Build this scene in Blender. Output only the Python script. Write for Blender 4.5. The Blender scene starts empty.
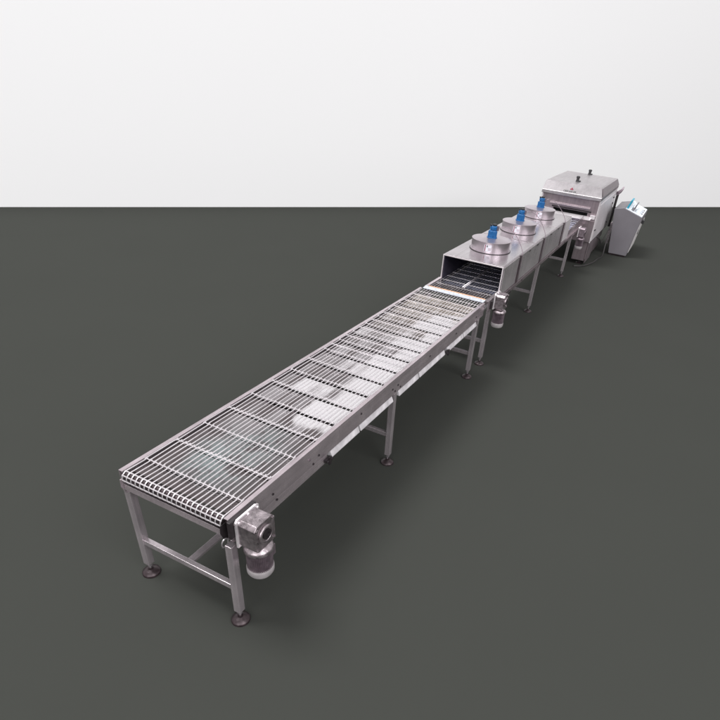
import bpy, bmesh, math, random
from mathutils import Vector, Matrix
random.seed(7)
PI = math.pi
SC = bpy.context.scene
COL = SC.collection

# ------------------------------------------------------------------ materials
def nmat(name):
    m = bpy.data.materials.new(name); m.use_nodes = True
    nt = m.node_tree; b = nt.nodes['Principled BSDF']
    return m, nt, b

def steel(name, col, rough=.3, metal=1.0, stretch=(1, 1, 1), var=.12, rvar=.12, bump=.05, scale=6, tint=None, brush=True):
    """worn stainless sheet: slow cloudy tone changes, fine brushed grain, smudges in the gloss"""
    m, nt, b = nmat(name)
    N, L = nt.nodes, nt.links
    tc = N.new('ShaderNodeTexCoord')
    mp = N.new('ShaderNodeMapping'); mp.inputs['Scale'].default_value = stretch
    L.new(tc.outputs['Object'], mp.inputs['Vector'])
    n1 = N.new('ShaderNodeTexNoise'); n1.inputs['Scale'].default_value = scale; n1.inputs['Detail'].default_value = 6
    n1.inputs['Roughness'].default_value = .65
    L.new(tc.outputs['Object'], n1.inputs['Vector'])
    n2 = N.new('ShaderNodeTexNoise'); n2.inputs['Scale'].default_value = 60; n2.inputs['Detail'].default_value = 3
    L.new(mp.outputs['Vector'], n2.inputs['Vector'])
    cr = N.new('ShaderNodeValToRGB')
    cr.color_ramp.elements[0].position = .3; cr.color_ramp.elements[1].position = .72
    d = [max(0, c * (1 - var * 1.6)) for c in (tint or col)]
    cr.color_ramp.elements[0].color = (*d, 1); cr.color_ramp.elements[1].color = (*[min(1, c * (1 + var)) for c in col], 1)
    n3 = N.new('ShaderNodeTexNoise'); n3.inputs['Scale'].default_value = 2.4; n3.inputs['Detail'].default_value = 5; n3.inputs['Roughness'].default_value = .75
    L.new(mp.outputs['Vector'], n3.inputs['Vector'])
    av = N.new('ShaderNodeMath'); av.operation = 'ADD'; h1 = N.new('ShaderNodeMath'); h1.operation = 'MULTIPLY'; h1.inputs[1].default_value = .5
    h2 = N.new('ShaderNodeMath'); h2.operation = 'MULTIPLY'; h2.inputs[1].default_value = .5
    L.new(n1.outputs['Fac'], h1.inputs[0]); L.new(n3.outputs['Fac'], h2.inputs[0]); L.new(h1.outputs[0], av.inputs[0]); L.new(h2.outputs[0], av.inputs[1])
    cr.color_ramp.elements[0].position = .38; cr.color_ramp.elements[1].position = .64
    L.new(av.outputs[0], cr.inputs['Fac']); L.new(cr.outputs['Color'], b.inputs['Base Color'])
    ad = N.new('ShaderNodeMath'); ad.operation = 'MULTIPLY_ADD'
    ad.inputs[1].default_value = rvar * 2; ad.inputs[2].default_value = rough - rvar
    mx = N.new('ShaderNodeMath'); mx.operation = 'ADD'; mx.use_clamp = True
    hf = N.new('ShaderNodeMath'); hf.operation = 'MULTIPLY'; hf.inputs[1].default_value = .5
    L.new(n1.outputs['Fac'], mx.inputs[0]); L.new(n2.outputs['Fac'], hf.inputs[0])
    hf2 = N.new('ShaderNodeMath'); hf2.operation = 'SUBTRACT'; hf2.inputs[1].default_value = .25
    L.new(hf.outputs[0], hf2.inputs[0]); L.new(hf2.outputs[0], mx.inputs[1])
    L.new(mx.outputs[0], ad.inputs[0]); L.new(ad.outputs[0], b.inputs['Roughness'])
    b.inputs['Metallic'].default_value = metal
    if bump:
        bp = N.new('ShaderNodeBump'); bp.inputs['Strength'].default_value = bump; bp.inputs['Distance'].default_value = .01
        ms = N.new('ShaderNodeMath'); ms.operation = 'MULTIPLY_ADD'; ms.inputs[1].default_value = .15
        L.new(n2.outputs['Fac'], ms.inputs[0]); L.new(n1.outputs['Fac'], ms.inputs[2])
        L.new(ms.outputs[0], bp.inputs['Height']); L.new(bp.outputs['Normal'], b.inputs['Normal'])
    return m

def paint(name, col, rough=.5, var=.1, scale=8, metal=0.0, bump=.02):
    m, nt, b = nmat(name); N, L = nt.nodes, nt.links
    tc = N.new('ShaderNodeTexCoord'); n1 = N.new('ShaderNodeTexNoise')
    n1.inputs['Scale'].default_value = scale; n1.inputs['Detail'].default_value = 8
    L.new(tc.outputs['Object'], n1.inputs['Vector'])
    cr = N.new('ShaderNodeValToRGB'); cr.color_ramp.elements[0].position = .3; cr.color_ramp.elements[1].position = .7
    cr.color_ramp.elements[0].color = (*[c * (1 - var) for c in col], 1)
    cr.color_ramp.elements[1].color = (*[min(1, c * (1 + var)) for c in col], 1)
    L.new(n1.outputs['Fac'], cr.inputs['Fac']); L.new(cr.outputs['Color'], b.inputs['Base Color'])
    b.inputs['Roughness'].default_value = rough; b.inputs['Metallic'].default_value = metal
    if bump:
        bp = N.new('ShaderNodeBump'); bp.inputs['Strength'].default_value = bump
        L.new(n1.outputs['Fac'], bp.inputs['Height']); L.new(bp.outputs['Normal'], b.inputs['Normal'])
    return m

M = dict(
    frame=steel('frame_steel', (.59, .52, .55), .26, .74, (.25, 12, 12), .15, .08, .03, 3),
    leg=steel('leg_steel', (.66, .60, .63), .25, .76, (12, 12, .25), .15, .05, .015, 3),
    wire=steel('belt_wire', (.80, .77, .79), .30, .75, (1, 1, 1), .08, .1, 0, 9),
    wire_blue=steel('tunnel_belt_wire', (.66, .64, .66), .30, .8, (1, 1, 1), .15, .1, 0, 9),
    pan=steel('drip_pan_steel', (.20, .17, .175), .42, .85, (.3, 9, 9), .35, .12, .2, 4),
    satin2=steel('satin_side_steel', (.72, .68, .70), .30, .8, (10, 10, .3), .17, .12, .05, 1.6),
    bluepan=steel('blue_light_tinted_pan', (.42, .44, .60), .35, .8, (1, 1, 1), .3, .1, .1, 6),  # blue light inside the tunnel put into the pan colour
    tray=steel('tray_steel', (.74, .73, .74), .30, .85, (.3, 9, 9), .10, .14, .22, 7),
    hood=steel('hood_steel', (.60, .56, .58), .22, .95, (.3, 12, 12), .15, .06, .02, 1.6),
    hoodin=steel('hood_inside_shade_steel', (.13, .12, .17), .45, .9, (1, 1, 1), .15, .1, .05, 3),
    fan=steel('fan_drum_steel', (.60, .54, .58), .30, .92, (.6, .6, 3), .10, .05, .02, 3),
    satin=steel('satin_and_highlight_steel', (.84, .80, .82), .42, .65, (1, 1, 10), .08, .08, .06, 2.2),  # satin parts, plus painted brightness of machine side and tunnel end
    hood_refl_seam=steel('hood_reflection_seam_steel', (.17, .135, .15), .34, .85, (1, 1, 8), .15, .08, .06, 2.2),  # dark hood-side reflection as base colour; also colours the seam strips
    hoodfront=steel('hood_front_steel', (.56, .53, .545), .38, .95, (.5, 5, 5), .12, .10, .04, 1.2),
    body=steel('machine_front_steel', (.42, .355, .38), .36, .85, (1, 10, .4), .16, .08, .08, 3),
    cast=steel('cast_housing', (.42, .37, .39), .32, .88, (1, 1, 1), .34, .12, .35, 22),
    motor=steel('motor_casing', (.27, .22, .25), .40, .7, (1, 1, 1), .25, .10, .2, 18),
    cap=paint('motor_cover_grey', (.33, .31, .315), .45, .2, 16),
    foot=steel('foot_metal', (.050, .036, .040), .36, .5, (1, 1, 1), .3, .1, .1, 30),
    dark=paint('dark_bracket', (.016, .012, .014), .5, .3, 20),
    rubber=paint('black_plastic', (.02, .02, .022), .45, .2, 20),
    blue=paint('blue_motor_paint', (.008, .10, .28), .35, .15, 25),
    white=paint('guide_glare_white', (.56, .54, .56), .4, .26, 11),
    strip=paint('transfer_strip_plastic', (.46, .49, .54), .4, .3, 30),
    amber=paint('amber_product_crumbs', (.62, .36, .22), .7, .4, 60),
    cabinet=paint('cabinet_grey_paint', (.150, .142, .156), .42, .06, 3, .1),
    door=paint('cabinet_door_paint', (.62, .60, .60), .4, .08, 4),
    desk=paint('desk_white_blue', (.74, .80, .86), .35, .06, 6),
    red=paint('red_mark', (.20, .02, .045), .5, .1, 20),
    ink=paint('dark_ink', (.08, .08, .08), .5, .1, 20),
    teal=paint('teal_button', (.02, .30, .42), .4, .1, 20),
    sticker=paint('sticker_white', (.62, .62, .68), .4, .05, 20),
    cable=paint('grey_cable', (.02, .018, .018), .5, .2, 20),
    conduit=steel('conduit_steel', (.50, .47, .49), .3, .8, (1, 1, 1), .1, .1, 0, 9),
)

# ------------------------------------------------------------------ mesh builder
class MB:
    def __init__(s): s.bm = bmesh.new(); s.mats = []; s.mi = 0
    def mat(s, m):
        if m not in s.mats: s.mats.append(m)
        s.mi = s.mats.index(m); return s
    def _tag(s, n0):
        s.bm.faces.ensure_lookup_table()
        for f in s.bm.faces[n0:]: f.material_index = s.mi
    def poly(s, vs, fs, smooth=False):
        n0 = len(s.bm.faces)
        v = [s.bm.verts.new(p) for p in vs]
        for f in fs:
            try:
                g = s.bm.faces.new([v[i] for i in f]); g.smooth = smooth
            except ValueError: pass
        s._tag(n0); return s
    def box(s, x0, x1, y0, y1, z0, z1):
        return s.poly([(x, y, z) for x in (x0, x1) for y in (y0, y1) for z in (z0, z1)],
            [(0, 1, 3, 2), (4, 6, 7, 5), (0, 4, 5, 1), (2, 3, 7, 6), (0, 2, 6, 4), (1, 5, 7, 3)])
    def prism(s, prof, ax, a, b):
        """closed outline (list of 2-D points) pushed along axis ax from a to b"""
        def P(q, t):
            return {'x': (t, q[0], q[1]), 'y': (q[0], t, q[1]), 'z': (q[0], q[1], t)}[ax]
        n = len(prof)
        vs = [P(q, a) for q in prof] + [P(q, b) for q in prof]
        fs = [tuple(range(n)), tuple(range(2 * n - 1, n - 1, -1))] + [(i, (i + 1) % n, n + (i + 1) % n, n + i) for i in range(n)]
        return s.poly(vs, fs)
    def tube(s, pts, r, n=8, closed=True):
        """round bar along points; r number or list"""
        pts = [Vector(p) for p in pts]; R = r if isinstance(r, (list, tuple)) else [r] * len(pts)
        rings = []; up = None
        for i, p in enumerate(pts):
            d = (pts[min(i + 1, len(pts) - 1)] - pts[max(i - 1, 0)]).normalized()
            if up is None:
                up = Vector((0, 0, 1)) if abs(d.z) < .9 else Vector((1, 0, 0))
            a = d.cross(up).normalized(); u = a.cross(d).normalized(); up = u
            rings.append([p + a * math.cos(t * 2 * PI / n) * R[i] + u * math.sin(t * 2 * PI / n) * R[i] for t in range(n)])
        vs = [v for g in rings for v in g]
        fs = [(k * n + t, k * n + (t + 1) % n, (k + 1) * n + (t + 1) % n, (k + 1) * n + t) for k in range(len(pts) - 1) for t in range(n)]
        n0 = len(s.bm.faces); s.poly(vs, fs, True)
        if closed:
            s.bm.verts.ensure_lookup_table(); nv = len(s.bm.verts) - len(vs)
            for k in (0, len(pts) - 1):
                f = s.bm.faces.new([s.bm.verts[nv + k * n + t] for t in (range(n) if k else range(n - 1, -1, -1))])
                f.material_index = s.mi
        return s
    def lathe(s, c, prof, n=32, ax='z', sharp=True):
        """profile [(r, h)...] turned round an axis through c"""
        vs = []
        for r, h in prof:
            for t in range(n):
                a = 2 * PI * t / n; u, v = r * math.cos(a), r * math.sin(a)
                vs.append({'z': (c[0] + u, c[1] + v, c[2] + h), 'y': (c[0] + u, c[1] + h, c[2] + v), 'x': (c[0] + h, c[1] + u, c[2] + v)}[ax])
        fs = [(k * n + t, k * n + (t + 1) % n, (k + 1) * n + (t + 1) % n, (k + 1) * n + t) for k in range(len(prof) - 1) for t in range(n)]
        fs += [tuple(range(n)), tuple((len(prof) - 1) * n + t for t in range(n))]
        n0 = len(s.bm.faces); s.poly(vs, fs)
        s.bm.faces.ensure_lookup_table()
        for f in s.bm.faces[n0:]:
            if len(f.verts) == 4: f.smooth = True
        return s
    def build(s, name, m=None, parent=None, bevel=0, seg=2):
        bmesh.ops.recalc_face_normals(s.bm, faces=s.bm.faces)
        # hard creases where faces meet at a steep angle
        for e in s.bm.edges:
            if len(e.link_faces) == 2 and e.calc_face_angle(0) > .7: e.smooth = False
        if m is not None and not s.mats: s.mats = [m]
        xs = [v.co for v in s.bm.verts]
        c = Vector([(min(v[i] for v in xs) + max(v[i] for v in xs)) / 2 for i in range(3)])
        for v in s.bm.verts: v.co -= c
        me = bpy.data.meshes.new(name); s.bm.to_mesh(me); s.bm.free()
        for k in s.mats: me.materials.append(k)
        o = bpy.data.objects.new(name, me); COL.objects.link(o)
        WL[o] = c.copy()
        if parent is not None:
            o.parent = parent; o.location = c - WL[parent]
        else: o.location = c
        if bevel:
            b = o.modifiers.new('edges', 'BEVEL'); b.width = bevel; b.segments = seg; b.limit_method = 'ANGLE'
            b.angle_limit = math.radians(40); b.harden_normals = False
        return o
WL = {}
def thing(name, label, cat, loc):
    o = bpy.data.objects.new(name, None); COL.objects.link(o); o.location = loc; WL[o] = Vector(loc)
    o.empty_display_size = .2
    o['label'] = label; o['category'] = cat; return o

# ------------------------------------------------------------------ setting
def flat_mat(name, col, var, rough, spec=.3):
    m = paint(name, col, rough, var, .7, 0, 0)
    m.node_tree.nodes['Principled BSDF'].inputs['Specular IOR Level'].default_value = spec
    return m
FLOOR = flat_mat('matte_grey_floor', (.0398, .0420, .0378), .012, .9, .02)
WALL = flat_mat('white_backdrop', (.838, .846, .844), .0, .9, .0)
A = Vector((6.544, 12.568, 0)); Bp = Vector((27.056, -3.975, 0)); D = (Bp - A).normalized(); Nw = Vector((-D.y, D.x, 0))
if Nw.x < 0: Nw = -Nw
p0, p1 = A - D * 45, Bp + D * 45
f = MB().poly([p0, p1, p1 - Nw * 90, p0 - Nw * 90], [(0, 1, 2, 3)]).build('floor', FLOOR); f['kind'] = 'structure'
f['label'] = 'plain matte dark grey green floor under the production line'
WH = 7.2
wv = [p0, p1, p1 + Nw * .2, p0 + Nw * .2]
w = MB().poly([(q.x, q.y, -.01) for q in wv] + [(q.x, q.y, WH) for q in wv],
    [(0, 1, 2, 3), (4, 5, 6, 7), (0, 1, 5, 4), (1, 2, 6, 5), (2, 3, 7, 6), (3, 0, 4, 7)]).build('wall', WALL); w['kind'] = 'structure'
w['label'] = 'plain pale grey backdrop wall behind the production line'

# ------------------------------------------------------------------ shared parts
def leg(parent, x, y, ztop, s=.030, fr=.073):
    o = MB().prism([(x - s, y - s), (x + s, y - s), (x + s, y + s), (x - s, y + s)], 'z', .115, ztop).build('leg', M['leg'], parent, .004)
    MB().lathe((x, y, 0), [(fr, 0), (fr, .012), (fr * .93, .022), (fr * .55, .036), (.022, .046), (.020, .060)], 28).build('foot_pad', M['foot'], o)
    MB().lathe((x, y, 0), [(.009, .05), (.009, .082), (.019, .083), (.019, .100), (.010, .101), (.010, .1149)], 10).build('threaded_spindle', M['conduit'], o)
    return o

def gear_motor(parent, x, y, z, s=1.0, top=True, tone='cast'):
    """worm gearbox with output flange on the frame side (+y), ribbed motor hanging below"""
    g = MB()
    g.mat(M[tone])
    w = .105 * s
    # chamfered gearbox block
    c = .028 * s
    prof = [(x - w + c, z - .125 * s), (x + w - c, z - .125 * s), (x + w, z - .125 * s + c), (x + w, z + .11 * s - c), (x + w - c, z + .11 * s), (x - w + c, z + .11 * s), (x - w, z + .11 * s - c), (x - w, z - .125 * s + c)]
    g.prism(prof, 'y', y - .07 * s, y + .07 * s)
    g.lathe((x, y - .070 * s, z), [(.074 * s, 0), (.074 * s, -.012 * s), (.066 * s, -.018 * s), (.052 * s, -.018 * s), (.050 * s, -.008 * s)], 24, 'y')
    go = g.build('gear_motor', None, parent, .004)
    MB().lathe((x, y - .0775 * s, z), [(.040 * s, -.000), (.040 * s, -.014 * s), (.020 * s, -.0145 * s), (.019 * s, -.006 * s)], 20, 'y').build('shaft_cover', M['dark'], go)
    f2 = MB().mat(M['satin'])
    f2.prism([(x - .118 * s, z - .12 * s), (x + .10 * s, z - .12 * s), (x + .118 * s, z - .09 * s), (x + .118 * s, z + .11 * s), (x + .09 * s, z + .125 * s), (x - .10 * s, z + .125 * s), (x - .118 * s, z + .105 * s)], 'y', y + .0705 * s, y + .088 * s)
    for bx, bz in ((-.095, .1), (.095, .1), (-.095, -.098), (.09, -.1), (0, .11)):
        f2.lathe((x + bx * s, y + .070 * s, z + bz * s), [(.011 * s, 0), (.011 * s, -.012 * s), (.006 * s, -.013 * s)], 6, 'y')
    f2.build('mounting_flange', None, go, .002)
    for bx in (-.085, .085):
        for bz in (-.095, .085):
            MB().lathe((x + bx * s, y - .0705 * s, z + bz * s), [(.010 * s, 0), (.010 * s, -.010 * s), (.006 * s, -.011 * s)], 6, 'y').build('cover_bolt', M[tone], go)
    # skirt and ribbed motor
    zt = z - .126 * s
    MB().lathe((x, y, 0), [(.070 * s, zt), (.098 * s, zt - .018 * s), (.106 * s, zt - .03 * s), (.106 * s, zt - .052 * s), (.094 * s, zt - .060 * s)], 32).build('motor_flange', M[tone], go)
    n = 44; z1, z2 = zt - .0605 * s, zt - .215 * s
    prof = []
    for t in range(n * 2):
        r = (.094 if (t // 1) % 2 == 0 else .083) * s
        a = 2 * PI * t / (n * 2); prof.append((x + r * math.cos(a), y + r * math.sin(a)))
    mb = MB().mat(M['motor']); mb.prism(prof, 'z', z2, z1)
    mb.box(x + .085 * s, x + .122 * s, y - .045 * s, y + .045 * s, z2 + .03 * s, z1 - .03 * s)
    mb.build('ribbed_motor', None, go)
    MB().lathe((x, y, 0), [(.097 * s, z2 - .0005), (.099 * s, z2 - .006 * s), (.099 * s, z2 - .045 * s), (.088 * s, z2 - .066 * s), (.055 * s, z2 - .074 * s), (.02 * s, z2 - .075 * s)], 32).build('end_cover', M['cap'], go)
    return go

def bolt(parent, x, y, z, m='dark', r=.011, side=-1):
    MB().lathe((x, y, z), [(r, 0), (r, side * .008), (r * .6, side * .0095)], 6, 'y').build('bolt', M[m], parent)

def belt(parent, name, m, x0, x1, zt, yw, n, rods, r=.0048, rr=.0035, roll=None, zb=None, zig=.006, wrap_end=False):
    """open wire belt: long strands side by side, hinged on cross rods; wraps the end roller"""
    g = MB().mat(m)
    for i in range(n):
        y = -yw + 2 * yw * i / (n - 1)
        pts = []
        if roll:
            cx, cz, R = roll
            pts += [(x1 - .3, y, zb), (x1 * .5, y, zb), (cx + .1, y, zb)]
            for k in range(0, 9):
                a = -PI / 2 - PI * k / 8
                pts.append((cx + R * math.cos(a), y, cz + R * math.sin(a)))
        pts.append((x0, y, zt))
        xs = rods
        for k, xr in enumerate(xs):
            a, b = (zig if k % 2 else -zig), (-zig if k % 2 else zig)
            a += random.uniform(-.003, .003); b += random.uniform(-.003, .003)
            pts += [(xr - .018, y + a, zt), (xr + .018, y + b, zt)]
        pts.append((x1, y, zt))
        g.tube(pts, r, 6)
        for k, xr in enumerate(xs):   # hinge eyes round the rod
            g.tube([(xr - .014, y - .001, zt + .0015), (xr + .014, y + .001, zt + .0015)], r * 1.5, 6)
    for xr in rods:
        g.tube([(xr, -yw - .008, zt), (xr, yw + .008, zt)], rr, 6)
    if roll:
        cx, cz, R = roll
        for k in (0, 1, 2):
            a = PI / 2 + .12 + .82 * k
            g.tube([(cx + R * math.cos(a), -yw - .006, cz + R * math.sin(a)), (cx + R * math.cos(a), yw + .006, cz + R * math.sin(a))], .0052, 6)
        k = 0
        while cx + .15 + .3 * k < x1 - .3:
            g.tube([(cx + .15 + .3 * k, -yw, zb), (cx + .15 + .3 * k, yw, zb)], rr, 5); k += 1
    return g.build(name, None, parent)

# ------------------------------------------------------------------ 1. near conveyor
T = 1.086
cv = thing('conveyor', 'long open wire belt conveyor with stainless frame and legs, nearest end wrapped round a roller', 'conveyor', (2.6, 0, 0))
def channel(x0, x1, ysgn, ztop, zbot, web=.004, fl=.036):
    y = .5 * ysgn; i = -ysgn
    return [(y, ztop), (y + i * fl, ztop), (y + i * fl, ztop - .012), (y + i * (fl - web), ztop - .012), (y + i * (fl - web), ztop - web), (y + i * web, ztop - web),
            (y + i * web, zbot + web), (y + i * fl * .7, zbot + web), (y + i * fl * .7, zbot), (y, zbot)]
for sg in (1, -1):
    g = MB().mat(M['frame'])
    g.prism(channel(0, 0, sg, T, .905), 'x', -.005, 5.16)
    o = g.build('side_frame', None, cv, .0015, 1)
    # deeper near side plate with rounded lower corner, carries the roller
    y0, y1 = (.4475, .4525) if sg > 0 else (-.4995, -.4955)
    pr = [(.03, .9045), (1.19, .9045), (1.19, .822), (.16, .822), (.07, .83), (.02, .86), (.0, .89)]
    if sg < 0:
        MB().prism(pr, 'y', -.4985, -.4945).build('cheek_plate', M['frame'], o, .0008, 1)
    pr2 = [(-.04, 1.035), (.06, 1.035), (.16, .93), (.16, .87), (.075, .85), (.03, .862), (-.02, .90), (-.045, .97)]
    MB().prism(pr2, 'y', .456 * sg, .462 * sg).build('bearing_plate', M['frame' if sg > 0 else 'dark'], o, .001, 1)  # drive-side plate coloured dark to stand for shade beside the gearbox
    b = MB().mat(M['conduit']); b.lathe((.01, .456 * sg, .955), [(.012, 0), (.012, -.008 * sg), (.007, -.010 * sg)], 6, 'y'); b.build('bolt', None, o)
for x, z in ((.46, .98), (.50, .90), (.93, 1.0), (.98, .93), (1.06, .97), (1.75, 1.02), (2.38, .985), (2.44, .94), (2.50, .985), (2.56, .94), (3.3, 1.0), (4.1, 1.0), (4.85, .98), (4.85, .93)):
    bolt(cv, x, -.5, z, 'dark' if random.random() < .6 else 'motor', .010)
# low return guides under the frame; their white stands for light caught on them
for a, b_ in ((1.25, 1.72), (1.745, 2.40), (2.54, 3.02), (3.045, 3.78), (3.86, 4.40), (4.425, 4.90)):
    MB().prism([(-.490, .898), (-.458, .898), (-.458, .842), (-.512, .836), (-.512, .844)], 'x', a, b_).build('return_guide', M['white'], cv, .002)
for a, b_ in ((.2, 1.7), (1.72, 3.3), (3.32, 4.9)):
    MB().prism([(.496, .898), (.458, .898), (.458, .815), (.516, .806), (.516, .814)], 'x', a, b_).build('return_guide', M['frame'], cv, .002)
def clamp(x):
    g = MB().mat(M['dark'])
    g.box(x - .035, x + .05, -.53, -.5025, .845, .875); g.box(x - .01, x + .02, -.545, -.5305, .82, .90)
    g.lathe((x + .035, -.5305, .86), [(.016, 0), (.016, -.014), (.008, -.015)], 6, 'y')
    g.lathe((x - .02, -.5305, .86), [(.013, 0), (.013, -.012), (.008, -.013)], 6, 'y')
    g.build('clamp_bracket', None, cv, .002)
clamp(1.17); clamp(3.81)
legs_x = (.022, 2.468, 4.99)
for x in legs_x:
    for sg in (1, -1):
        leg(cv, x, .470 * sg, .9035 if not (x < .1 and sg < 0) else .8215)
    g = MB().box(x - .020, x + .020, -.4395, .4395, .352, .402); g.build('crossbar', M['leg'], cv, .003)
g = MB().prism([(-.028, .358), (.028, .358), (.028, .384), (-.028, .384)], 'x', .0425, 2.4475); g.build('stretcher', M['leg'], cv, .002)
g = MB().prism([(-.028, .358), (.028, .358), (.028, .384), (-.028, .384)], 'x', 2.4885, 4.9695); g.build('stretcher', M['leg'], cv, .002)
# cross members seen through the belt
MB().prism([(-.020, .982), (-.014, .982), (-.018, .942), (.03, .940), (.03, .935), (-.026, .936)], 'y', -.4535, .4535).build('end_cross_panel', M['frame'], cv, .001)
for x in (.62, 1.22, 1.82, 2.42, 3.02, 3.62, 4.22, 4.82):
    MB().prism([(x, 1.01), (x + .03, 1.01), (x + .03, .985), (x + .035, .985), (x + .035, 1.015), (x, 1.015)], 'y', -.4945, .4945).build('cross_member', M['frame'], cv)
for y in (-.30, 0, .30):
    MB().prism([(y - .012, 1.0155), (y + .012, 1.0155), (y + .012, 1.040), (y - .012, 1.040)], 'x', .12, 5.1).build('wear_strip', M['motor'], cv)
# bed sheets below the belt: separate plates, each lying a little differently
def sheet(x0, x1, y0, y1, z, tx=0, ty=0, m='tray'):
    dx, dy = (x1 - x0) / 2, (y1 - y0) / 2; cx, cy = x0 + dx, y0 + dy
    v = []
    for zz in (0, .003):
        for sx, sy in ((-1, -1), (1, -1), (1, 1), (-1, 1)):
            v.append((cx + sx * dx, cy + sy * dy, z + zz + sx * dx * tx + sy * dy * ty))
    MB().poly(v, [(0, 1, 2, 3), (4, 5, 6, 7), (0, 1, 5, 4), (1, 2, 6, 5), (2, 3, 7, 6), (3, 0, 4, 7)]).build('bed_plate', M[m], cv)
def bed_material():
    """glossy brownish bed; reflected light painted as pale uneven cells between the rods, denser on the drive side"""
    m, nt, b = nmat('reflection_patch_bed'); N, L = nt.nodes, nt.links
    geo = N.new('ShaderNodeNewGeometry'); sp = N.new('ShaderNodeSeparateXYZ'); L.new(geo.outputs['Position'], sp.inputs[0])
    def math_(op, a, b_=None, c_=None, clamp=False):
        n = N.new('ShaderNodeMath'); n.operation = op; n.use_clamp = clamp
        for k, q in enumerate((a, b_, c_)):
            if q is None: continue
            if isinstance(q, (int, float)): n.inputs[k].default_value = q
            else: L.new(q, n.inputs[k])
        return n.outputs[0]
    X, Y = sp.outputs['X'], sp.outputs['Y']
    def ramp(v, a, b_):
        n = N.new('ShaderNodeMapRange'); n.interpolation_type = 'SMOOTHSTEP'; n.inputs['From Min'].default_value = a; n.inputs['From Max'].default_value = b_
        L.new(v, n.inputs['Value']); return n.outputs[0]
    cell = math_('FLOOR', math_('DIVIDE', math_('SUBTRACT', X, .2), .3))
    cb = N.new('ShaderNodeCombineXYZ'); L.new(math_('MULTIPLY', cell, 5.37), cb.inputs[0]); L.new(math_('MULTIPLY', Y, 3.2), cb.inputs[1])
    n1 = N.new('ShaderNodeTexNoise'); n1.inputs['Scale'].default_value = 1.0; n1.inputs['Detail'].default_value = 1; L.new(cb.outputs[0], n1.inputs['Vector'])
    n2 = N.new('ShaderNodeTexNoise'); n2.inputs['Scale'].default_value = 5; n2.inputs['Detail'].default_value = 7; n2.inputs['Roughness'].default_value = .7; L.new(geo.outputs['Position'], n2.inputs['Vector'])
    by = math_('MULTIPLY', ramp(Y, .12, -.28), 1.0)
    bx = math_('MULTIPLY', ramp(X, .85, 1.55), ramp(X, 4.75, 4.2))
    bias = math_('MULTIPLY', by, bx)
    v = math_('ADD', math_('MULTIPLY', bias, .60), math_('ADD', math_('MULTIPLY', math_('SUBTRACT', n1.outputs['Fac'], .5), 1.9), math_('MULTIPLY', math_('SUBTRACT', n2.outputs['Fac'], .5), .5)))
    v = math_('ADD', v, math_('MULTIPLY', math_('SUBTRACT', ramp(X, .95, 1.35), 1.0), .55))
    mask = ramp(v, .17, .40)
    near = math_('MULTIPLY', math_('MULTIPLY', ramp(X, .1, .4), ramp(X, 1.3, .8)), math_('MULTIPLY', ramp(Y, .42, .15), ramp(Y, -.45, -.1)))  # blue-grey reflection near the roller put into the bed colour
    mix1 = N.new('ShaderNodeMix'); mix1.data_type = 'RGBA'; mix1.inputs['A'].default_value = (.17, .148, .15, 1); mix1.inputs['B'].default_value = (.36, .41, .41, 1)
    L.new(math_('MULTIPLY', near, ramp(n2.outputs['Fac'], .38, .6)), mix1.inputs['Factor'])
    # some plates painted paler in place of reflections; warmer tint towards the tunnel
    reflmix = N.new('ShaderNodeMix'); reflmix.data_type = 'RGBA'; L.new(mix1.outputs['Result'], reflmix.inputs['A']); reflmix.inputs['B'].default_value = (.44, .42, .43, 1)
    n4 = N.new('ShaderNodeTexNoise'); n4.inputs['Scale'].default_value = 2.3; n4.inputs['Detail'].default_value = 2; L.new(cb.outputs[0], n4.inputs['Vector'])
    L.new(math_('MULTIPLY', ramp(n4.outputs['Fac'], .44, .60), ramp(X, .5, 1.3)), reflmix.inputs['Factor'])
    wm = N.new('ShaderNodeMix'); wm.data_type = 'RGBA'; L.new(reflmix.outputs['Result'], wm.inputs['A']); wm.inputs['B'].default_value = (.38, .31, .20, 1)
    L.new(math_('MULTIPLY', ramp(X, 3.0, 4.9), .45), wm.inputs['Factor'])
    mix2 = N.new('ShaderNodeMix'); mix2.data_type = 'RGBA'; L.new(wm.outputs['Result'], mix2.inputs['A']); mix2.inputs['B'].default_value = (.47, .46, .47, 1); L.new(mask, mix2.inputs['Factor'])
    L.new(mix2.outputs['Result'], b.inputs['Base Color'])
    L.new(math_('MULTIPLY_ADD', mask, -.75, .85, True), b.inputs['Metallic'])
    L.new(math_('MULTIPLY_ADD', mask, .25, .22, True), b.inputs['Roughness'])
    bp = N.new('ShaderNodeBump'); bp.inputs['Strength'].default_value = .25; bp.inputs['Distance'].default_value = .01; L.new(n2.outputs['Fac'], bp.inputs['Height']); L.new(bp.outputs['Normal'], b.inputs['Normal'])
    return m
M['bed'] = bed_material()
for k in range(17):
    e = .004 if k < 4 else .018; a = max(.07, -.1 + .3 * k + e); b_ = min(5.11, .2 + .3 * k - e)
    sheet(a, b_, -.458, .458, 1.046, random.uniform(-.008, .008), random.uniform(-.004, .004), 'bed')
# drip pan low under everything
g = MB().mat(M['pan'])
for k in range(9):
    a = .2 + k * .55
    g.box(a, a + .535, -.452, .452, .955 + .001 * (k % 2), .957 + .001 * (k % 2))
g.build('drip_pan', None, cv)
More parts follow.
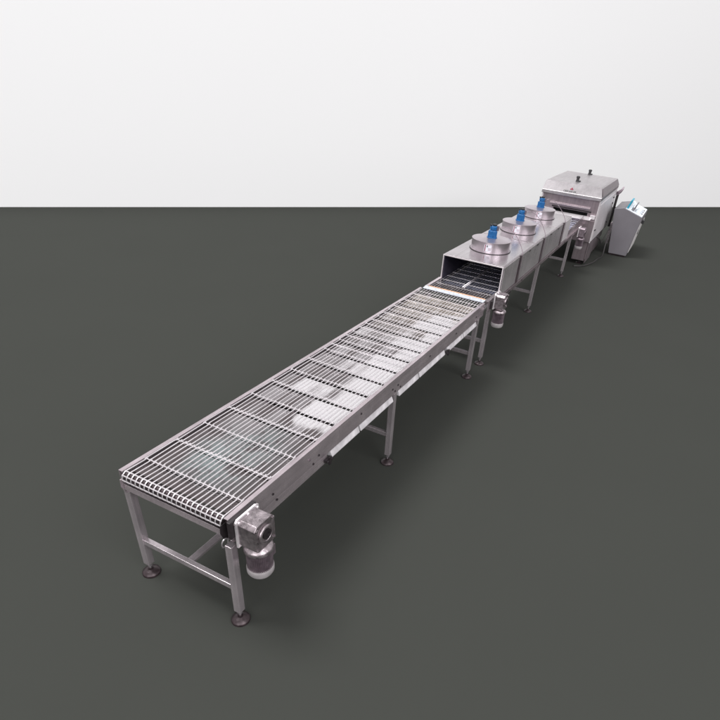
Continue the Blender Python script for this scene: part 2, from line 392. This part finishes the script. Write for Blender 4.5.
# end roller
g = MB().mat(M['foot']); g.lathe((.022, 0, 1.034), [(.014, -.452), (.014, -.445), (.040, -.444), (.040, .444), (.014, .445), (.014, .452)], 24, 'y')
g.build('end_roller', None, cv)
MB().lathe((.030, 0, 1.034), [(.020, -.4625), (.024, -.53), (.014, -.545)], 16, 'y').build('drive_shaft', M['foot'], cv)
rods = [.2 + .3 * k for k in range(8)] + [2.6 + .15 * k for k in range(17)]
belt(cv, 'wire_belt', M['wire'], .022, 5.12, T - .004, .450, 22, rods, .0047, .0036, (.022, 1.034, .048), .986)
# bearing block at the drive corner, enlarged and black for the shade there
g = MB().mat(M['dark']); g.box(-.022, .245, -.530, -.5015, .93, 1.078); g.build('bearing_block', None, cv, .004)
g = MB().mat(M['conduit'])
pts = [(-.045 + .03 * math.cos(a), -.49, .905 + .035 * math.sin(a)) for a in [k * PI / 6 for k in range(-1, 9)]]
g.tube(pts, .005, 6); g.build('hook', None, cv)
gear_motor(cv, .13, -.622, .955, 1.0)
# transfer strip at the far end
g = MB().mat(M['strip']); g.prism([(5.160, 1.088), (5.262, 1.092), (5.262, 1.085), (5.160, 1.078)], 'y', -.47, .455); g.build('transfer_plate', None, cv, .001)

# ------------------------------------------------------------------ 2. cooling tunnel
tn = thing('cooling_tunnel', 'stainless cooling tunnel with three round fan drums and blue motors over a wire belt', 'cooling tunnel', (8.6, 0, 0))
for sg in (1, -1):
    y = .5 * sg; i = -sg
    g = MB().mat(M['frame'])
    g.prism([(y, 1.062), (y + i * .045, 1.062), (y + i * .045, 1.056), (y + i * .004, 1.056), (y + i * .004, .899), (y, .899)], 'x', 5.315, 5.872)
    g.mat(M['body']); g.prism([(y, .962), (y + i * .045, .962), (y + i * .045, .899), (y, .899)], 'x', 5.873, 12.46)
    g.build('side_rail', None, tn, .002)
for x in (5.53, 8.343, 11.223):
    for sg in (1, -1): leg(tn, x, .470 * sg, .898)
    MB().box(x - .02, x + .02, -.4395, .4395, .352, .402).build('crossbar', M['leg'], tn, .003)
for a, b_ in ((5.551, 8.322), (8.364, 11.202)):
    MB().prism([(-.028, .358), (.028, .358), (.028, .384), (-.028, .384)], 'x', a, b_).build('stretcher', M['leg'], tn, .002)
rods2 = [5.42 + .22 * k for k in range(32)]
belt(tn, 'wire_belt', M['wire_blue'], 5.37, 12.5, 1.045, .437, 21, rods2, .0045, .004, None, None, .004)
g = MB().mat(M['amber']); g.tube([(5.345, -.44, 1.064), (5.345, .44, 1.064)], .012, 8); g.build('scraper_bar', None, tn)
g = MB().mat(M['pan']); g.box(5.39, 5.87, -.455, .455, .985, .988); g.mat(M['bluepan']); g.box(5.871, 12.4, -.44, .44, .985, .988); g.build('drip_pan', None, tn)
g = MB().mat(M['conduit']); g.tube([(5.62, .02, 1.068), (10.6, .02, 1.068)], .008, 8); g.tube([(5.62, -.005, 1.068), (10.6, -.005, 1.068)], .004, 8); g.build('divider_rail', None, tn)
# hood : open-ended box of thin sheet
HX0, HX1, HY, HZ0, HZ1 = 5.877, 10.65, .479, .966, 1.41
g = MB().mat(M['hood'])
t = .018
outer = [(HY, HZ0), (HY, HZ1), (-HY, HZ1), (-HY, HZ0)]
g.box(HX0, HX1, HY - t, HY, HZ0, HZ1); g.box(HX0, HX1, -HY, -HY + t, HZ0, HZ1); g.box(HX0, HX1, -HY + t + .0005, HY - t - .0005, HZ1 - t, HZ1)
hd = g.build('tunnel_hood', None, tn, .003)
g = MB().mat(M['hoodin'])  # the tunnel's inner shade is put into the lining colour
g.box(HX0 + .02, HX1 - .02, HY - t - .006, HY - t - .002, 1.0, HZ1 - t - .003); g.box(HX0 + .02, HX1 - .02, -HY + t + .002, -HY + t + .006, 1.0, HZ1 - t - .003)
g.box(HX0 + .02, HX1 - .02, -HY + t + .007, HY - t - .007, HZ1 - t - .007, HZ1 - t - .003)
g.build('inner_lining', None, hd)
# bright folded lip round the mouth
g = MB().mat(M['satin'])
g.box(HX0 - .010, HX0 - .0005, -HY, HY, HZ1 - .016, HZ1 + .001); g.box(HX0 - .010, HX0 - .0005, HY - .014, HY, HZ0, HZ1 - .0165); g.box(HX0 - .010, HX0 - .0005, -HY, -HY + .016, HZ0, HZ1 - .0165)
g.build('mouth_lip', None, hd, .002)
# side doors with seams, posts; paler steel paints the end panel's highlight
for (a, b_, m) in ((HX0 + .03, 6.70, 'satin2'), (6.80, 8.19, 'satin2'), (8.27, 9.82, 'satin2'), (9.94, 10.63, 'satin')):
    MB().box(a, b_, -HY - .010, -HY - .001, HZ0 + .012, HZ1 - .014).build('side_panel', M[m], hd, .003)
for x in (6.75, 8.23, 9.88):
    g = MB().mat(M['hood_refl_seam']); g.box(x - .022, x + .022, -HY - .022, -HY - .001, HZ0, HZ1 - .004); g.build('seam_strip', None, hd, .003)
for x in (7.3, 7.8, 8.8, 9.4):
    g = MB().mat(M['dark']); g.box(x - .04, x + .04, -HY - .018, -HY - .0105, 1.36, 1.375); g.build('door_hinge', None, hd)
# top panels with raised seams
for (a, b_) in ((HX0 + .01, 7.62), (7.66, 9.24), (9.28, 10.63)):
    MB().box(a, b_, -HY + .012, HY - .012, HZ1 + .0005, HZ1 + .005).build('top_panel', M['hood'], hd, .002)
def fan(x, y, sx):
    z = HZ1 + .0055
    R = .305
    g = MB().mat(M['fan'])
    g.lathe((x, y, z), [(R + .012, 0), (R + .012, .010), (R, .011), (R, .148), (R + .005, .150), (R + .005, .160), (R - .02, .165), (.10, .176), (.09, .178)], 56)
    o = g.build('fan_housing', None, tn)
    MB().lathe((x, y, z), [(R + .022, -.0003), (R + .022, .007), (R + .0125, .0075), (R + .0125, -.0002)], 56).build('rubber_gasket', M['dark'], o)
    h = z + .1785
    g = MB().mat(M['blue'])
    g.lathe((x, y, h), [(.094, 0), (.094, .012), (.078, .015)], 28)
    n = 20; pr = []
    for k in range(2 * n):
        r = .083 if k % 2 else .074; a = PI * k / n; pr.append((x + r * math.cos(a), y + r * math.sin(a)))
    g.prism(pr, 'z', h + .0155, h + .098)
    g.lathe((x, y, h + .0985), [(.078, 0), (.072, .010), (.054, .013), (.054, .024), (.064, .028), (.064, .068), (.052, .075)], 24)
    g.mat(M['rubber'])
    g.lathe((x + .020, y - .012, h + .174), [(.026, 0), (.040, .005), (.040, .024), (.028, .028)], 20)
    g.lathe((x - .036, y + .040, h + .174), [(.020, 0), (.024, .022), (.01, .026)], 14)
    g.mat(M['motor']); g.box(x + .055, x + .10, y - .080, y - .02, h + .10, h + .17)
    for v_ in g.bm.verts: v_.co.x = x + (v_.co.x - x) * .86; v_.co.y = y + (v_.co.y - y) * .86
    g.build('fan_motor', None, o, .002)
    # curved sticker on the drum side that faces the near left
    def patch(a0, a1, z0, z1, m, e):
        gg.mat(m); ns = 6; vs = []; 
        for k in range(ns + 1):
            a = a0 + (a1 - a0) * k / ns
            for rr_ in (R + e, R + e + .0012):
                for zz in (z0, z1): vs.append((x + rr_ * math.cos(a), y + rr_ * math.sin(a), zz))
        fs = []
        for k in range(ns):
            p, q = 4 * k, 4 * k + 4
            fs += [(p + 2, p + 3, q + 3, q + 2), (p, q, q + 1, p + 1), (p + 1, q + 1, q + 3, p + 3), (p, p + 2, q + 2, q)]
        fs += [(0, 1, 3, 2), (4 * ns, 4 * ns + 2, 4 * ns + 3, 4 * ns + 1)]
        gg.poly(vs, fs)
    gg = MB(); a0 = math.radians(182 + random.uniform(-5, 5))
    patch(a0, a0 + .36, z + .035, z + .13, M['sticker'], .001)
    patch(a0 + .03, a0 + .07, z + .038, z + .128, M['red'], .0028)
    patch(a0 + .11, a0 + .17, z + .098, z + .122, M['ink'], .0028)
    patch(a0 + .20, a0 + .34, z + .058, z + .063, M['red'], .0028)
    patch(a0 + .20, a0 + .36, z + .078, z + .082, M['red'], .0028)
    gg.build('sticker', None, o)
    # conduit looping from the motor to the hood edge
    pts = []
    P = [Vector((x + .10, y - .05, h + .13)), Vector((x + .20, y - .18, h + .22)), Vector((sx + .05, y - .36, h + .10)), Vector((sx, -HY - .035, HZ1 + .10)), Vector((sx, -HY - .035, HZ1 - .03))]
    for k in range(17):
        u = k / 16; q = [p.copy() for p in P]
        while len(q) > 1: q = [q[j].lerp(q[j + 1], u) for j in range(len(q) - 1)]
        pts.append(q[0])
    pts.append(Vector((sx, -HY - .035, HZ0 + .03)))
    MB().tube(pts, .0055, 8).build('conduit', M['motor'], o)
fan(6.67, .01, 6.75); fan(8.32, .03, 8.23); fan(9.95, .07, 9.88)
gear_motor(tn, 5.56, -.618, 1.03, .93)
gear_motor(tn, 11.75, -.62, .93, .9, True, 'motor')
g = MB().mat(M['dark']); g.box(5.42, 5.70, -.535, -.5015, .93, 1.04); g.build('bearing_block', None, tn, .004)
g = MB().mat(M['dark']); g.box(6.0, 6.4, -.53, -.5015, .91, .95); g.build('bearing_block', None, tn, .004)
for x in (7.1, 7.9, 9.0, 9.8, 10.4, 11.0, 11.5): bolt(tn, x, -.5, .93, 'dark', .013)
# guide plates on the open stretch before the big machine
for sg in (1, -1):
    MB().prism([(10.66, .9625), (12.44, .9625), (12.44, 1.16), (10.66, 1.10)], 'y', .462 * sg, .468 * sg).build('guide_plate', M['hood'], tn, .002)

# ------------------------------------------------------------------ 3. big coating machine at the end
ov = thing('coating_machine', 'boxy stainless machine with sloped hood and feed slot at the far end of the line', 'machine', (14, 0, 0))
yl, yr = .656, -.763
# lower cabinet
g = MB().mat(M['body']); g.box(12.62, 14.7, -.715, -.40, .10, .565)
lc = g.build('base_cabinet', None, ov, .01)
for x in (12.75, 14.5):
    MB().box(x - .04, x + .04, .46, .54, .10, .5655).build('leg', M['leg'], ov, .004)
    for y in (-.6, .5):
        MB().lathe((x, y, 0), [(.08, 0), (.08, .015), (.03, .035), (.025, .0995)], 16).build('machine_foot', M['foot'], ov)
g = MB().mat(M['satin'])     # body shell: side walls, back, roof left open in front by the slot
g.box(12.5, 15.25, yr, yr + .03, .566, 1.514); g.box(12.5, 15.25, yl - .03, yl, .566, 1.514)
g.box(15.22, 15.25, yr + .0305, yl - .0305, .566, 1.514)
sh = g.build('body_shell', None, ov, .004)
g = MB().mat(M['body'])
zs0, zs1 = 1.155, 1.225
g.box(12.53, 12.56, yr + .0305, yl - .0305, zs1, 1.514)       # upper front plate
g.box(12.53, 12.56, yr + .0305, -.52, 1.08, zs1 - .0005); g.box(12.53, 12.56, .32, yl - .0305, 1.08, zs1 - .0005)
g.box(12.53, 12.56, yr + .0305, yl - .0305, .566, 1.0795)     # lower front plate
g.build('front_plate', None, ov, .003)
MB().box(12.9, 12.93, yr + .04, yl - .04, 1.0, 1.4).build('inner_curtain', M['rubber'], ov)
MB().prism([(12.44, 1.315), (12.528, 1.345), (12.528, 1.352), (12.44, 1.322)], 'y', -.56, .42).build('slot_canopy', M['frame'], ov, .001)
MB().prism([(12.40, 1.080), (12.528, 1.135), (12.528, 1.150), (12.40, 1.095)], 'y', -.64, .42).build('infeed_lip', M['satin'], ov, .001)
MB().box(12.50, 12.528, -.60, .36, 1.236, 1.262).build('slot_bar', M['dark'], ov, .002)
MB().box(12.49, 12.529, -.72, -.60, 1.10, 1.19).build('latch_block', M['satin'], ov, .004)
# left half of the lower front: pale grey sheet
MB().box(12.505, 12.529, -.20, .60, .62, 1.06).build('front_door', M['satin2'], ov, .004)
MB().box(12.50, 12.529, -.745, -.24, .58, 1.066).build('front_door', M['body'], ov, .004)
# drain chute between infeed and base
g = MB().mat(M['body'])
pr = [(12.60, .5645), (12.60, .16), (12.66, .04), (13.35, .04), (13.45, .16), (13.45, .5645)]
g.prism(pr, 'y', -.74, -.718); g.build('base_skirt', None, ov, .01)
# hood
x0, x1, z0, z1 = 12.46, 15.30, 1.515, 1.755
v = [(x0, yl + .02, z0), (x0, yr - .0, z0), (x1, yr - .0, z0), (x1, yl + .02, z0),
     (x0 - .0, yl + .01, z0 + .07), (x0, yr, z0 + .07), (x1, yr, z0 + .07), (x1, yl + .01, z0 + .07),
     (12.74, .675, z1), (12.74, -.675, z1), (15.15, -.70, z1), (15.15, .675, z1)]
g = MB().mat(M['hoodfront']); g.poly(v, [(0, 1, 2, 3), (0, 1, 5, 4), (1, 2, 6, 5), (2, 3, 7, 6), (3, 0, 4, 7), (4, 5, 9, 8), (5, 6, 10, 9), (6, 7, 11, 10), (7, 4, 8, 11), (8, 9, 10, 11)])
ho = g.build('hood', None, ov, .006)
MB().box(12.80, 15.10, -.66, .645, z1 + .0005, z1 + .005).build('roof_panel', M['hoodfront'], ho, .002)
MB().poly([(12.50, yr - .001, z0 + .01), (15.27, yr - .001, z0 + .01), (15.27, yr - .001, z0 + .068), (12.50, yr - .001, z0 + .068), (12.50, yr - .006, z0 + .01), (15.27, yr - .006, z0 + .01), (15.27, yr - .006, z0 + .068), (12.50, yr - .006, z0 + .068)], [(0, 1, 2, 3), (4, 5, 6, 7), (0, 1, 5, 4), (1, 2, 6, 5), (2, 3, 7, 6), (3, 0, 4, 7)]).build('hood_reflection_band', M['hood_refl_seam'], ho, .001)  # band coloured dark for the reflection on the hood side
cq = [(12.53, yr - .001, z0 + .085), (15.26, yr - .001, z0 + .085), (15.13, -.706, z1 - .012), (12.76, -.683, z1 - .012)]
MB().poly([(a, b - .002, c) for a, b, c in cq] + [(a, b - .008, c) for a, b, c in cq], [(0, 1, 2, 3), (4, 5, 6, 7), (0, 1, 5, 4), (1, 2, 6, 5), (2, 3, 7, 6), (3, 0, 4, 7)]).build('hood_dark_reflection', M['hood_refl_seam'], ho)  # added dark sheet painting the reflection on the sloped side
def lift(x, y):
    g = MB().mat(M['rubber']); g.box(x - .05, x + .05, y - .055, y + .055, z1 + .0065, z1 + .03)
    g.lathe((x, y + .02, z1 + .0305), [(.035, 0), (.035, .05), (.045, .055), (.045, .085), (.03, .095)], 14); g.build('latch_knob', None, ho, .003)
    g = MB()
lift(13.25, .0); lift(15.0, .02)
# maker's plate: red mark over a short line of worn dark lettering
nrm = Vector((-(z1 - z0 - .07), 0, .28)).normalized(); nrm = Vector((-.17, 0, .28)).normalized()
def onface(y, s, e):   # point on sloped front of the hood, s from 0 (low) to 1 (high)
    p = Vector((x0 + .28 * s, y, z0 + .07 + .17 * s)); n = Vector((-.17, 0, .28)).normalized(); n = Vector((-.185 / .33, 0, .28 / .33)) if False else n
    return p + n * e
g = MB()
def plate(ya, yb, sa, sb, m, e0=.001, e1=.003):
    g.mat(m); q = [(ya, sa), (yb, sa), (yb, sb), (ya, sb)]
    vs = [onface(a, b, e0) for a, b in q] + [onface(a, b, e1) for a, b in q]
    g.poly(vs, [(0, 1, 2, 3), (4, 5, 6, 7), (0, 1, 5, 4), (1, 2, 6, 5), (2, 3, 7, 6), (3, 0, 4, 7)])
for k in range(9):
    plate(.165 - k * .034, .165 - k * .034 - (.024 if k % 3 else .014), .10, .27, M['ink'])
plate(.03, -.045, .36, .47, M['red']); plate(.01, -.025, .48, .58, M['red'])
g.build('maker_badge', None, ho)
# side service door with hinge pins; pale steel paints the bright side reflection
sd = MB().box(12.56, 14.95, yr - .012, yr - .001, .60, 1.44).build('service_door', M['satin'], ov, .006)
for x, z in ((12.62, .86), (14.7, 1.35), (14.8, 1.2), (14.6, .75)):
    g = MB().mat(M['dark']); g.box(x - .05, x + .05, yr - .034, yr - .0125, z - .012, z + .012); g.build('hinge_pin', None, sd)
MB().box(12.56, 14.9, yr - .004, yr - .0005, .572, .598).build('door_sill', M['dark'], ov)
g = MB().mat(M['body']); g.box(14.72, 15.1, -.70, -.3, .30, .564); g.build('motor_shelf', None, ov, .005)
# rear post with a swan-neck arm
g = MB().mat(M['dark']); g.tube([(15.42, yr - .03, .5), (15.42, yr - .03, 1.42)], .035, 10)
g.build('rear_post', None, ov)
g = MB().mat(M['motor']); g.tube([(15.3, yr - .02, 1.38), (15.45, yr - .07, 1.42), (15.5, yr - .10, 1.46), (15.52, yr - .13, 1.54)], [.05, .045, .03, .012], 10)
g.build('swan_neck_arm', None, ov)

# ------------------------------------------------------------------ 4. control console
cs = thing('control_console', 'grey sloped-top control console with pale blue desk beside the far machine', 'control console', (15, -1.3, 0))
X0, X1 = 14.3, 15.7
prof = [(-.925, 1.144), (-1.164, 1.196), (-1.662, 1.04), (-1.668, .96), (-1.56, .045), (-1.09, .045)]
g = MB().mat(M['cabinet']); g.prism(prof, 'x', X0, X1); cb = g.build('cabinet_body', None, cs, .008)
g = MB().mat(M['foot']); g.box(X0 + .04, X1 - .05, -1.53, -1.12, 0, .0445); g.build('plinth', None, cs)
def slab(a, b, xa, xb, th, m, name, parent, off=.001):
    a, b = Vector((0, *a)), Vector((0, *b)); d = (b - a).normalized(); n = Vector((0, d.z, -d.y))
    if (n.z if abs(n.z) > .3 else -n.y) < 0: n = -n
    q = [a + n * off, b + n * off, b + n * (off + th), a + n * (off + th)]
    MB().prism([(p.y, p.z) for p in q], 'x', xa, xb).build(name, m, parent, .003)
slab((-1.20, 1.185), (-1.65, 1.044), X0 + .03, X1 - .04, .018, M['desk'], 'desk_top', cs)
slab((-1.652, .86), (-1.575, .13), X0 + .05, X1 - .08, .012, M['door'], 'cabinet_door', cs)
g = MB().mat(M['rubber']); g.box(X0 + .35, X0 + .55, -1.72, -1.667, .84, .93); g.build('rotary_switch', None, cs, .01)
g = MB().mat(M['ink']); g.box(X0 + .40, X0 + .46, -1.655, -1.632, .56, .68); g.build('door_handle', None, cs, .004)
def desk_btn(x, t_, w, d_, h, m, name):
    a, b = Vector((0, -1.20, 1.185)), Vector((0, -1.65, 1.044)); p = a.lerp(b, t_); n = Vector((0, -.299, .954))
    c = p + n * .0195; d = (b - a).normalized()
    vs = []
    for hh in (0, h):
        for sx, sd_ in ((-1, -1), (1, -1), (1, 1), (-1, 1)):
            q = c + n * hh + d * sd_ * d_; vs.append((x + sx * w, q.y, q.z))
    MB().poly(vs, [(0, 1, 2, 3), (4, 5, 6, 7), (0, 1, 5, 4), (1, 2, 6, 5), (2, 3, 7, 6), (3, 0, 4, 7)]).build(name, M[m], cs, .004)
desk_btn(14.55, .06, .20, .020, .22, 'teal', 'display_screen')
desk_btn(14.65, .20, .26, .040, .14, 'desk', 'keypad')
desk_btn(14.65, .40, .26, .014, .17, 'cabinet', 'switch_bank')
desk_btn(14.9, .66, .42, .055, .05, 'desk', 'key_panel')
for k in range(3): desk_btn(14.6 + .30 * k, .90, .04, .014, .02, 'cabinet', 'push_button')
MB().prism([(X0 + .06, .25), (X0 + .3, .25), (X0 + .3, .8), (X0 + .06, .8)], 'y', -1.01, -.93).build('cable_box', M['cast'], cs, .01)

# cables on the floor between the machine and the console
def cable(name, pts, r, label):
    P = [Vector(p) for p in pts]; out = []
    for i in range(len(P) - 1):
        a, b, c, d = P[max(i - 1, 0)], P[i], P[i + 1], P[min(i + 2, len(P) - 1)]
        for k in range(8):
            t = k / 8
            out.append(.5 * ((2 * b) + (-a + c) * t + (2 * a - 5 * b + 4 * c - d) * t * t + (-a + 3 * b - 3 * c + d) * t ** 3))
    out.append(P[-1])
    o = MB().tube(out, r, 8).build(name, M['cable'], None); o['label'] = label; o['category'] = 'cable'
cable('power_cable', [(14.25, -1.0, .6), (14.1, -.98, .3), (13.9, -1.0, .03), (13.5, -.95, .018), (13.0, -.9, .018), (12.5, -.75, .018), (12.3, -.55, .018)], .018,
      'dark cable drooping from the grey console and running along the floor to the machine')
cable('signal_cable', [(14.28, -.96, .75), (14.0, -.9, .45), (13.8, -.88, .35), (13.5, -.86, .5), (13.3, -.80, .57)], .014,
      'short dark cable looping in the air between the grey console and the machine')

# ------------------------------------------------------------------ camera (solved from the photograph's vanishing points)
fw = Vector((0.75264634, 0.31946799, -0.57572884)); rt = Vector((0.44502833, -0.89125798, 0.08722952)); up = Vector((0.48525588, 0.32186862, 0.81297436))
cam = bpy.data.cameras.new('camera'); co = bpy.data.objects.new('camera', cam); COL.objects.link(co)
mt = Matrix((rt, up, -fw)).transposed().to_4x4(); mt.translation = Vector((-1.92371449, -2.50934078, 3.58963606))
co.matrix_world = mt
cam.sensor_width = 36; cam.lens = 534.79 / 720 * 36; cam.shift_x = -(402.69 - 360) / 720; cam.shift_y = (450.81 - 360) / 720
cam.clip_start = .05; cam.clip_end = 400
SC.camera = co

# ------------------------------------------------------------------ light: unseen area lamps and an even pale room
def area(name, loc, tgt, size, power, col=(1, 1, 1)):
    l = bpy.data.lights.new(name, 'AREA'); l.shape = 'SQUARE'; l.size = size; l.energy = power; l.color = col
    o = bpy.data.objects.new(name, l); COL.objects.link(o); o.location = loc
    o.rotation_euler = (Vector(tgt) - Vector(loc)).to_track_quat('-Z', 'Y').to_euler()
c = Vector((6, 2, 0))
area('overhead_unseen_area', c + Vector((-8, 14, 43)), c, 19, 21000, (1, .99, .99))
area('front_fill', Vector((-12, -44, 36)), Vector((14, 3, 3)), 38, 21500, (1, .99, 1))  # unseen fill added to brighten the wall
area('side_fill', Vector((-42, -8, 26)), Vector((13, 2, 3)), 30, 11500, (1, .99, 1))  # unseen fill added to lighten faces turned towards the near end
W = bpy.data.worlds.new('World'); SC.world = W; W.use_nodes = True
nt = W.node_tree; bg = nt.nodes['Background']
tc = nt.nodes.new('ShaderNodeTexCoord'); sp = nt.nodes.new('ShaderNodeSeparateXYZ'); cr = nt.nodes.new('ShaderNodeValToRGB')
nt.links.new(tc.outputs['Generated'], sp.inputs[0]); nt.links.new(sp.outputs['Z'], cr.inputs['Fac']); nt.links.new(cr.outputs['Color'], bg.inputs['Color'])
cr.color_ramp.elements[0].position = 0; cr.color_ramp.elements[0].color = (.55, .51, .53, 1)
cr.color_ramp.elements[1].position = .9; cr.color_ramp.elements[1].color = (.72, .71, .72, 1)
bg.inputs['Strength'].default_value = 1.0
SC.view_settings.view_transform = 'Standard'; SC.view_settings.look = 'None'; SC.view_settings.exposure = 0; SC.view_settings.gamma = 1
SC.render.engine = 'CYCLES'
SC.cycles.max_bounces = 8; SC.cycles.diffuse_bounces = 3; SC.cycles.glossy_bounces = 5
